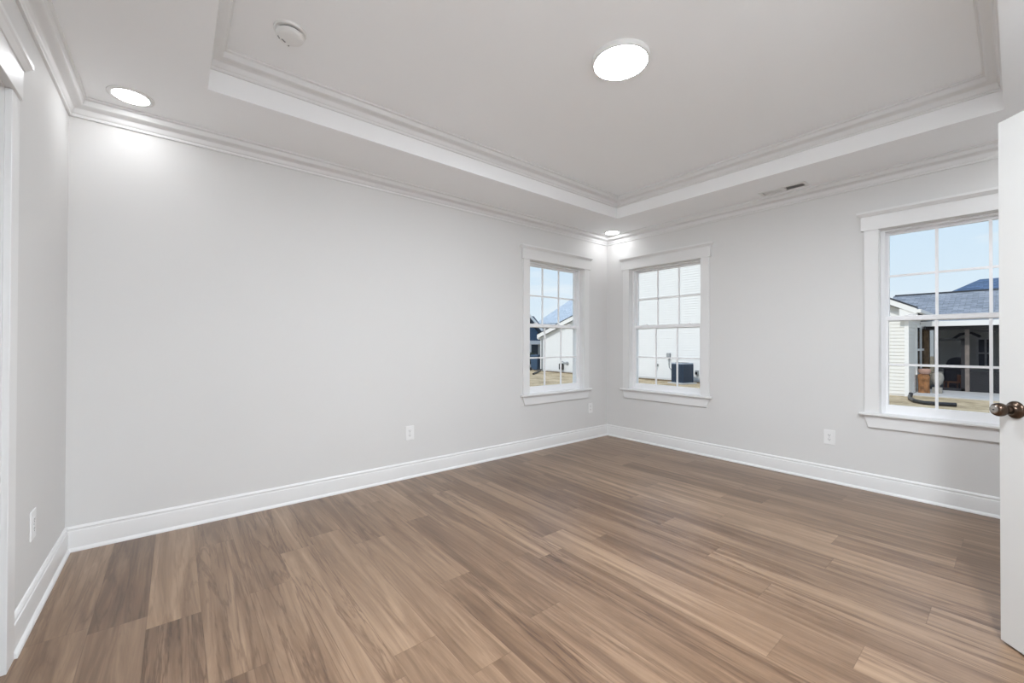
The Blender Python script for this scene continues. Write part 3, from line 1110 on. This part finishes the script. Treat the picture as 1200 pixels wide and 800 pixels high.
# -- house behind it: long pale roof
hc_ = empty('background_house', (27, 20, GZ))
tag(hc_, 'house with a long blue-grey roof slope rising behind the white gable', 'house')
o3 = (27, 20, GZ)
b = MB()
b.box(24.3 - 27, 34 - 27, 14.5 - 20, 25.7 - 20, 0, 3.1)
b.build('house_body', SIDING, hc_)
b = MB()
b.prism([(23.7, 2.74), (29.3, 5.72), (34.9, 2.74), (34.9, 2.90), (29.3, 5.90), (23.7, 2.90)],
        lambda q, s: (q[0] - 27, (14.0 if s == 0 else 26.0) - 20, q[1] - GZ))
b.build('roof', ROOFPALE, hc_)
b = MB()
b.prism([(24.3, 3.0 - GZ), (34.3, 3.0 - GZ), (29.3, 5.7 - GZ)], lambda q, s: (q[0] - 27, (25.66 if s == 0 else 25.7) - 20, q[1]))
b.build('gable_end', SIDING, hc_)

# -- navy house seen at the left edge of window 1
nv = empty('navy_house', (19.0, 23.0, GZ))
tag(nv, 'dark navy house with white rake board at the left edge of the back wall window', 'house')


def nl(px, py, pz):
    return (px - 19.0, py - 23.0, pz - GZ)


def gN(z):
    hwid = 3.1 if z < 1.75 else max(0.0, 3.1 - (z - 1.75) / 0.83)
    return None if hwid <= 0.05 else (18.6 - hwid, 18.6 + hwid)


b = MB()
lap_wall(b, 0, 0, 1.30, gN, lambda u, off, z: nl(u, 23.0 - off, z), step=0.14)
b.build('siding_wall', NAVY, nv)
b = MB()
b.prism([(15.5, 1.3), (21.7, 1.3), (21.7, 1.75), (18.6, 4.32), (15.5, 1.75)], lambda q, s: nl(q[0], 23.02 + 8 * s, q[1]))
b.build('upper_body', NAVY, nv)
for sgn in (-1, 1):
    b = MB()
    b.prism([(0.0, 4.52), (3.55, 1.57), (3.55, 1.80), (0.0, 4.76)], lambda q, s: nl(18.6 + sgn * q[0], 22.70 + 0.06 * s, q[1]))
    b.build('rake_board', EXTRIM, nv)
    b = MB()
    b.prism([(0.0, 4.60), (3.50, 1.68), (3.50, 1.80), (0.0, 4.76)], lambda q, s: nl(18.6 + sgn * q[0], 22.76 + 8.4 * s, q[1]))
    b.build('roof_slope', NAVYROOF, nv)
b = MB()
b.box(*[15.4 - 19, 21.8 - 19], -1.5, 0.2, 1.15 - GZ, 1.42 - GZ)
b.build('porch_beam', PORCHW, nv)
b = MB()
b.box(15.6 - 19, 21.6 - 19, 0.0, 8, 0, 1.3 - GZ)
b.build('lower_body', NAVY, nv)
for cx in (19.2, 20.35, 21.3):
    b = MB()
    b.box(cx - 0.14 - 19, cx + 0.14 - 19, -1.45, -1.2, 0, 1.15 - GZ)
    b.box(cx - 0.2 - 19, cx + 0.2 - 19, -1.5, -1.15, 0, 0.18)
    b.build('porch_column', PORCHW, nv)
b = MB()
b.box(19.7 - 19, 20.6 - 19, -0.06, 0.02, 0.2 - GZ, 1.05 - GZ)
b.build('window', DARKWIN, nv)
b = MB()
b.prism([(20.8, 2.6), (22.7, 2.55), (23.4, 1.9), (22.8, 1.5), (20.8, 1.5)], lambda q, s: nl(q[0], 25.0 + 5 * s, q[1] + 0.9))
b.build('side_roof', NAVYROOF, nv)


# dark hedge and bin between
def blob(name, cx, cy, cz, rx, ry, rz_, mat, label, cat, seed=1, n=380):
    rnd = random.Random(seed)
    mb = MB()
    for _ in range(n):
        th, ph = rnd.uniform(0, 2 * math.pi), math.acos(rnd.uniform(-0.2, 1))
        rad = rnd.uniform(0.75, 1.05)
        c = Vector((cx + rx * rad * math.sin(ph) * math.cos(th), cy + ry * rad * math.sin(ph) * math.sin(th), cz + rz_ * rad * math.cos(ph)))
        d = Vector((rnd.gauss(0, 1), rnd.gauss(0, 1), rnd.gauss(0, 1))).normalized()
        e_ = d.orthogonal().normalized()
        s_ = rnd.uniform(0.05, 0.11)
        mb.face([c + d * s_, c + e_ * s_ * 0.6, c - d * s_, c - e_ * s_ * 0.6])
    mb.lathe([(rx * 0.35, cz - rz_ * 0.3), (rx * 0.85, cz - rz_ * 0.05), (rx * 0.8, cz + rz_ * 0.45), (rx * 0.45, cz + rz_ * 0.82)],
             Matrix.Translation((cx, cy, 0)) @ Matrix.Scale(ry / rx, 4, (0, 1, 0)), 16)
    return tag(mb.build(name, mat), label, cat)


blob('shrub', 18.85, 20.95, 0.0, 0.62, 0.5, 0.62, HEDGE, 'dark rounded shrub under the porch of the navy house', 'shrub', 3)
bn = empty('trash_bin', (18.30, 19.95, GZ), R(15))
tag(bn, 'dark navy wheeled bin standing by the corner of the white house', 'bin')
b = MB().prism([(-0.26, -0.28), (0.26, -0.28), (0.26, 0.28), (-0.26, 0.28)], lambda q, s: (q[0] * (0.84 + 0.16 * s), q[1] * (0.84 + 0.16 * s), 0.05 + 0.88 * s))
b.build('bin_body', NAVY, bn, bevel=0.02)
b = MB().prism([(-0.28, -0.33), (0.28, -0.33), (0.28, 0.30), (-0.28, 0.30)], lambda q, s: (q[0] * (1 - 0.12 * s), q[1] * (1 - 0.12 * s), 0.93 + 0.09 * s))
b.build('lid', NAVY, bn, bevel=0.015)
for sx in (-0.24, 0.24):
    b = MB().lathe([(0.1, -0.03), (0.1, 0.03)], Matrix.Translation((sx, 0.24, 0.1)) @ Matrix.Rotation(R(90), 4, 'Y'), 20)
    b.build('wheel', BLACKPL, bn)

dp = MB().tube([(18.05, 19.15, GZ + 0.10), (17.6, 18.85, GZ + 0.06), (16.6, 18.0, GZ + 0.05), (15.5, 17.1, GZ + 0.05)], 0.055, 10)
tag(dp.build('drain_hose', BLACKPL), 'black drain hose running from the white house corner over the lawn', 'hose')

# -- house seen through window 3: cream wing, recess, screened porch
BX = 18.9
hb_ = empty('porch_house', (BX, 2.3, GZ))
tag(hb_, 'cream house with grey shingle roof and screened porch outside the right window', 'house')


def bl(px, py, pz):
    return (px - BX, py - 2.3, pz - GZ)


WY0, WY1, WRID = 2.30, 5.0, 3.65
BS = 0.53


def gB(z):
    if z < 2.28:
        return (WY0, WY1)
    hwid = (WY1 - WY0) / 2 - (z - 2.28) / BS
    return None if hwid <= 0.05 else (WRID - hwid, WRID + hwid)


b = MB()
lap_wall(b, 0, 0, GZ + 0.06, gB, lambda u, off, z: bl(BX - off, u, z), step=0.118)
b.build('wing_siding', SIDING_B, hb_)
b = MB()
b.prism([(WY0, GZ), (WY1, GZ), (WY1, 2.28), (WRID, 2.28 + BS * 1.35), (WY0, 2.28)], lambda q, s: bl(BX + 0.002 + 5.4 * s, q[0], q[1]))
b.build('wing_body', SIDING_B, hb_)
b = MB()
b.box(-0.035, 0.07, WY0 - 0.02 - 2.3, WY0 + 0.085 - 2.3, 0, 2.70)
b.build('corner_board', EXTRIM, hb_)
b = MB()
b.box(-0.03, 0.0, 0.0, WY1 - WY0, 2.13 - GZ, 2.30 - GZ)
b.build('frieze_board', EXTRIM, hb_)
rk = [(WY0 - 0.24, 2.24), (WRID, 2.24 + BS * (WRID - WY0 + 0.24)), (WY1 + 0.24, 2.24)]
b = MB()
b.prism([(rk[0][0], rk[0][1] - 0.06), (rk[1][0], rk[1][1] - 0.06), (rk[2][0], rk[2][1] - 0.06), (rk[2][0], rk[2][1] + 0.12), (rk[1][0], rk[1][1] + 0.13), (rk[0][0], rk[0][1] + 0.12)],
        lambda q, s: bl(BX - 0.28 + 0.04 * s, q[0], q[1]))
b.build('rake_board', EXTRIM, hb_)
b = MB()
b.prism([(rk[0][0], rk[0][1] - 0.20), (rk[0][0] + 0.42, rk[0][1] - 0.20), (rk[0][0] + 0.42, rk[0][1] + 0.14), (rk[0][0], rk[0][1] + 0.0)], lambda q, s: bl(BX - 0.26 + 0.27 * s, q[0], q[1]))
b.build('eave_return', EXTRIM, hb_)
b = MB()
b.prism([(rk[0][0] - 0.03, rk[0][1] + 0.125), (rk[1][0], rk[1][1] + 0.145), (rk[2][0] + 0.03, rk[2][1] + 0.125), (rk[2][0] + 0.03, rk[2][1] + 0.165), (rk[1][0], rk[1][1] + 0.185), (rk[0][0] - 0.03, rk[0][1] + 0.165)],
        lambda q, s: bl(BX - 0.30 + 0.06 * s, q[0], q[1]))
b.build('drip_edge', GUTTERDARK, hb_)
b = MB()
b.prism([(rk[0][0], rk[0][1]), (rk[1][0], rk[1][1]), (rk[2][0], rk[2][1]), (rk[2][0], rk[2][1] + 0.14), (rk[1][0], rk[1][1] + 0.16), (rk[0][0], rk[0][1] + 0.14)],
        lambda q, s: bl(BX - 0.26 + 7.0 * s, q[0], q[1]))
b.build('wing_roof', ROOFGREY, hb_)
b = MB()
b.box(-0.30, 3.0, rk[0][0] - 0.10 - 2.3, rk[0][0] - 2.3, rk[0][1] - 0.02 - GZ, rk[0][1] + 0.09 - GZ)
b.build('gutter', EXTRIM, hb_)
# recess side wall (faces -y), siding courses and window
b = MB()
lap_wall(b, 0, 0, GZ + 0.06, lambda z: (BX + 0.05, 24.2) if z < 2.1 else None, lambda u, off, z: bl(u, WY0 - 0.002 - off, z), step=0.118)
b.build('recess_siding', SIDING_B, hb_)
sw = MB()
sw.box(20.354 - BX, 22.446 - BX, -0.055, 0.0, 0.12 - GZ, 0.20 - GZ)
sw.box(20.354 - BX, 22.446 - BX, -0.055, 0.0, 1.80 - GZ, 1.88 - GZ)
for xx in (20.35, 21.36, 22.37):
    sw.box(xx - BX, xx + 0.08 - BX, -0.060, -0.002, 0.125 - GZ, 1.875 - GZ)
sw.box(20.354 - BX, 22.446 - BX, -0.055, 0.0, 0.96 - GZ, 1.04 - GZ)
wf = sw.build('window_frame', EXTRIM, hb_)
b = MB()
b.box(20.4 - BX, 22.4 - BX, -0.035, 0.0, 0.15 - GZ, 1.85 - GZ)
b.build('glass', DARKWIN, wf)
# main roof over the porch
b = MB()
b.prism([(21.5, 2.02), (25.0, 3.37), (28.6, 2.02), (28.6, 1.9), (25.0, 3.22), (21.5, 1.86)], lambda q, s: bl(q[0], (-5.0 if s == 0 else 3.5), q[1]))
b.build('main_roof', ROOFGREY, hb_)
b = MB()
b.box(24.9 - BX, 25.1 - BX, -5.0 - 2.3, 3.45 - 2.3, 3.345 - GZ, 3.40 - GZ)
b.build('ridge_cap', GUTTERDARK, hb_)
b = MB()
b.box(21.46 - BX, 21.56 - BX, -5.0 - 2.3, WY0 - 0.02 - 2.3, 1.86 - GZ, 2.04 - GZ)
b.build('fascia', EXTRIM, hb_)
b = MB()
b.box(21.9 - BX, 22.4 - BX, -5.0 - 2.3, 2.18 - 2.3, 1.74 - GZ, 1.9 - GZ)
b.build('porch_header', SCREENFRAME, hb_)
b = MB()
b.box(19.4 - BX, 25.4 - BX, -5.0 - 2.3, 2.28 - 2.3, 0, 0.035)
b.build('patio_slab', CONCRETE, hb_)
PX = 22.2


def pbox(y0, y1, z0, z1, x0=PX - 0.04, x1=PX + 0.04):
    return (x0 - BX, x1 - BX, y0 - 2.3, y1 - 2.3, z0 - GZ, z1 - GZ)


b = MB()
b.box(*pbox(2.12, 2.26, GZ + 0.03, 1.76, PX - 0.08, PX + 0.08))
b.build('porch_post', BROWNPOST, hb_)
b = MB()
b.box(*pbox(1.09, 1.20, GZ + 0.03, 1.80, PX - 0.07, PX + 0.07))
b.build('porch_post', POSTWOOD, hb_)
for yy in (-0.6, -2.4, -4.2):
    b = MB()
    b.box(*pbox(yy, yy + 0.11, GZ + 0.03, 1.80, PX - 0.07, PX + 0.07))
    b.build('porch_post', POSTWOOD, hb_)
b = MB()
b.box(*pbox(1.85, 1.94, GZ + 0.03, 1.76))
b.box(*pbox(1.20, 1.30, GZ + 0.03, 1.40))
b.box(*pbox(1.20, 1.85, 1.33, 1.42))
b.box(*pbox(1.20, 1.85, GZ + 0.03, GZ + 0.14))
b.box(*pbox(1.20, 1.85, 0.30, 0.36))
sdr = b.build('screen_door', SCREENFRAME, hb_)
b = MB()
b.box(*pbox(1.20, 2.12, GZ + 0.05, 1.76, PX + 0.002, PX + 0.006))
b.build('screen', SCREEN, sdr)
b = MB()
b.box(*pbox(-4.9, 1.09, GZ + 0.03, GZ + 0.12))
b.box(*pbox(-4.9, 1.09, 0.16, 0.24))
b.box(*pbox(-4.9, 1.09, 1.64, 1.76))
b.box(*pbox(0.245, 0.30, GZ + 0.03, 1.76))
wfm = b.build('screen_frame', SCREENFRAME, hb_)
b = MB()
b.box(*pbox(-4.9, 1.09, GZ + 0.05, 1.76, PX + 0.002, PX + 0.006))
b.build('screen', SCREEN, wfm)
b = MB()
b.box(*pbox(-4.9, 1.085, GZ + 0.12, 0.16, PX - 0.012, PX - 0.004))
b.build('kick_panel', SCREENFRAME, hb_)
# back wall of the porch
b = MB()
lap_wall(b, 0, 0, GZ + 0.06, lambda z: (-5.0, 2.28) if z < 1.9 else None, lambda u, off, z: bl(25.4 - off, u, z), step=0.13)
b.build('porch_siding', SIDING_B, hb_)
b = MB()
b.box(25.42 - BX, 28.0 - BX, -5.0 - 2.3, 2.28 - 2.3, 0, 1.95 - GZ)
b.build('main_body', SIDING_B, hb_)
pw = MB()
pw.box(*pbox(0.56, 1.06, 1.40, 1.46, 25.32, 25.4))
pw.box(*pbox(0.56, 1.06, 0.22, 0.30, 25.32, 25.4))
for yy in (0.56, 0.78, 1.0):
    pw.box(*pbox(yy, yy + 0.06, 0.225, 1.455, 25.31, 25.39))
pw.box(*pbox(0.56, 1.06, 0.82, 0.88, 25.32, 25.4))
pwf = pw.build('window_frame', EXTRIM, hb_)
b = MB()
b.box(*pbox(0.58, 1.04, 0.26, 1.42, 25.35, 25.4))
b.build('glass', DARKWIN, pwf)
fn = MB()
fn.tube([(24.3 - BX, 1.65 - 2.3, 1.40 - GZ), (24.2 - BX, 1.45 - 2.3, 1.60 - GZ), (24.1 - BX, 1.15 - 2.3, 1.66 - GZ), (24.0 - BX, 0.9 - 2.3, 1.50 - GZ)], 0.05, 8)
fn.build('curved_brace', SCREENFRAME, hb_)

# things on the porch and lawn
gc = empty('covered_grill', (23.4, 1.48, GZ + 0.035))
tag(gc, 'black covered grill standing behind the porch screen door', 'grill')
b = MB().prism(rr(0.34, 0.10), lambda q, s: (q[0] * 0.9, q[1], 0.02 + 0.84 * s))
b.build('cover', COVER, gc, smooth=True)
b = MB().lathe([(0.30, 0.84), (0.29, 0.98), (0.24, 1.10), (0.12, 1.19), (0.03, 1.21)], Matrix.Translation((0, 0.0, 0)), 28)
b.build('hood', COVER, gc, smooth=True)
ch = empty('porch_chair', (22.8, 1.55, GZ + 0.035), R(200))
tag(ch, 'orange-brown wooden chair low behind the porch screen door', 'chair')
b = MB()
b.box(-0.20, 0.20, -0.20, 0.20, 0.26, 0.30)
b.build('seat', ORANGE, ch)
b = MB()
for k in range(4):
    b.box(-0.19 + k * 0.10, -0.11 + k * 0.10, 0.17, 0.20, 0.30, 0.56)
b.build('backrest', ORANGE, ch)
for sx in (-0.18, 0.18):
    for sy in (-0.18, 0.18):
        b = MB()
        b.box(sx - 0.02, sx + 0.02, sy - 0.02, sy + 0.02, 0, 0.27)
        b.build('leg', ORANGE, ch)

stp = empty('planter_stand', (20.42, 2.03, GZ + 0.035))
tag(stp, 'rust-brown wooden stump planter with a stone pot at the patio edge', 'planter')
b = MB()
rnd = random.Random(5)
prof = []
seg = 22
rows = []
for (r_, z) in ((0.15, 0.0), (0.145, 0.12), (0.14, 0.34), (0.15, 0.54), (0.14, 0.64), (0.08, 0.66)):
    rows.append([b.bm.verts.new((r_ * (1 + rnd.uniform(-0.1, 0.1)) * math.cos(2 * math.pi * i / seg), 0.06 + r_ * (1 + rnd.uniform(-0.1, 0.1)) * math.sin(2 * math.pi * i / seg), z)) for i in range(seg)])
for p_, q_ in zip(rows, rows[1:]):
    for i in range(seg):
        b.bm.faces.new((p_[i], p_[(i + 1) % seg], q_[(i + 1) % seg], q_[i]))
b.bm.faces.new(rows[0][::-1])
b.bm.faces.new(rows[-1])
b.build('stump', WOODRUST, stp)
b = MB().lathe([(0.12, 0.66), (0.16, 0.72), (0.17, 0.80), (0.15, 0.84), (0.10, 0.845)], Matrix.Translation((0, 0.04, 0)), 24)
b.build('pot', TERRA, stp, smooth=True)
ur = empty('stone_urn', (20.62, 1.77, GZ + 0.035))
tag(ur, 'pale stone urn beside the rust-brown planter on the patio', 'urn')
b = MB()
b.box(-0.12, 0.12, -0.12, 0.12, 0, 0.20)
b.build('plinth', STONE, ur, bevel=0.01)
b = MB().lathe([(0.07, 0.20), (0.06, 0.26), (0.12, 0.34), (0.165, 0.50), (0.15, 0.64), (0.12, 0.70), (0.14, 0.74), (0.10, 0.745)], seg=28)
b.build('bowl', STONE, ur, smooth=True)

pp = [(18.76, 2.22, 0.12), (18.70, 2.22, 0.06), (18.4, 2.2, 0.06), (17.6, 2.10, 0.06), (16.95, 1.92, 0.06), (16.62, 1.70, 0.06), (16.60, 1.40, 0.06), (16.75, 1.08, 0.06)]
b = MB().tube([(x, y, GZ + z) for x, y, z in pp], 0.055, 12)
tag(b.build('drain_pipe', BLACKPL), 'black corrugated drain pipe curving over the lawn by the cream house', 'drain pipe')

# -- blue hip roof beyond
bh = empty('blue_roof_house', (35, 0.5, GZ))
tag(bh, 'far house whose dark blue hip roof shows above the porch ridge', 'house')
b = MB()
b.box(-2.5, 5.5, -6.5, 1.6, 0, 4.2)
b.build('house_body', SIDING, bh)
b = MB()
zz0, zz1 = 3.75 - GZ, 4.70 - GZ
v = [b.bm.verts.new(q) for q in ((-3.2, 2.2, zz0), (-3.2, -7.0, zz0), (6.2, -7.0, zz0), (6.2, 2.2, zz0), (-1.7, 0.75, zz1), (-1.7, -5.6, zz1), (4.7, -5.6, zz1), (4.7, 0.75, zz1))]
for f in ((0, 1, 5, 4), (1, 2, 6, 5), (2, 3, 7, 6), (3, 0, 4, 7), (4, 5, 6, 7), (0, 3, 2, 1)):
    b.bm.faces.new([v[i] for i in f])
b.build('hip_roof', ROOFBLUE, bh)
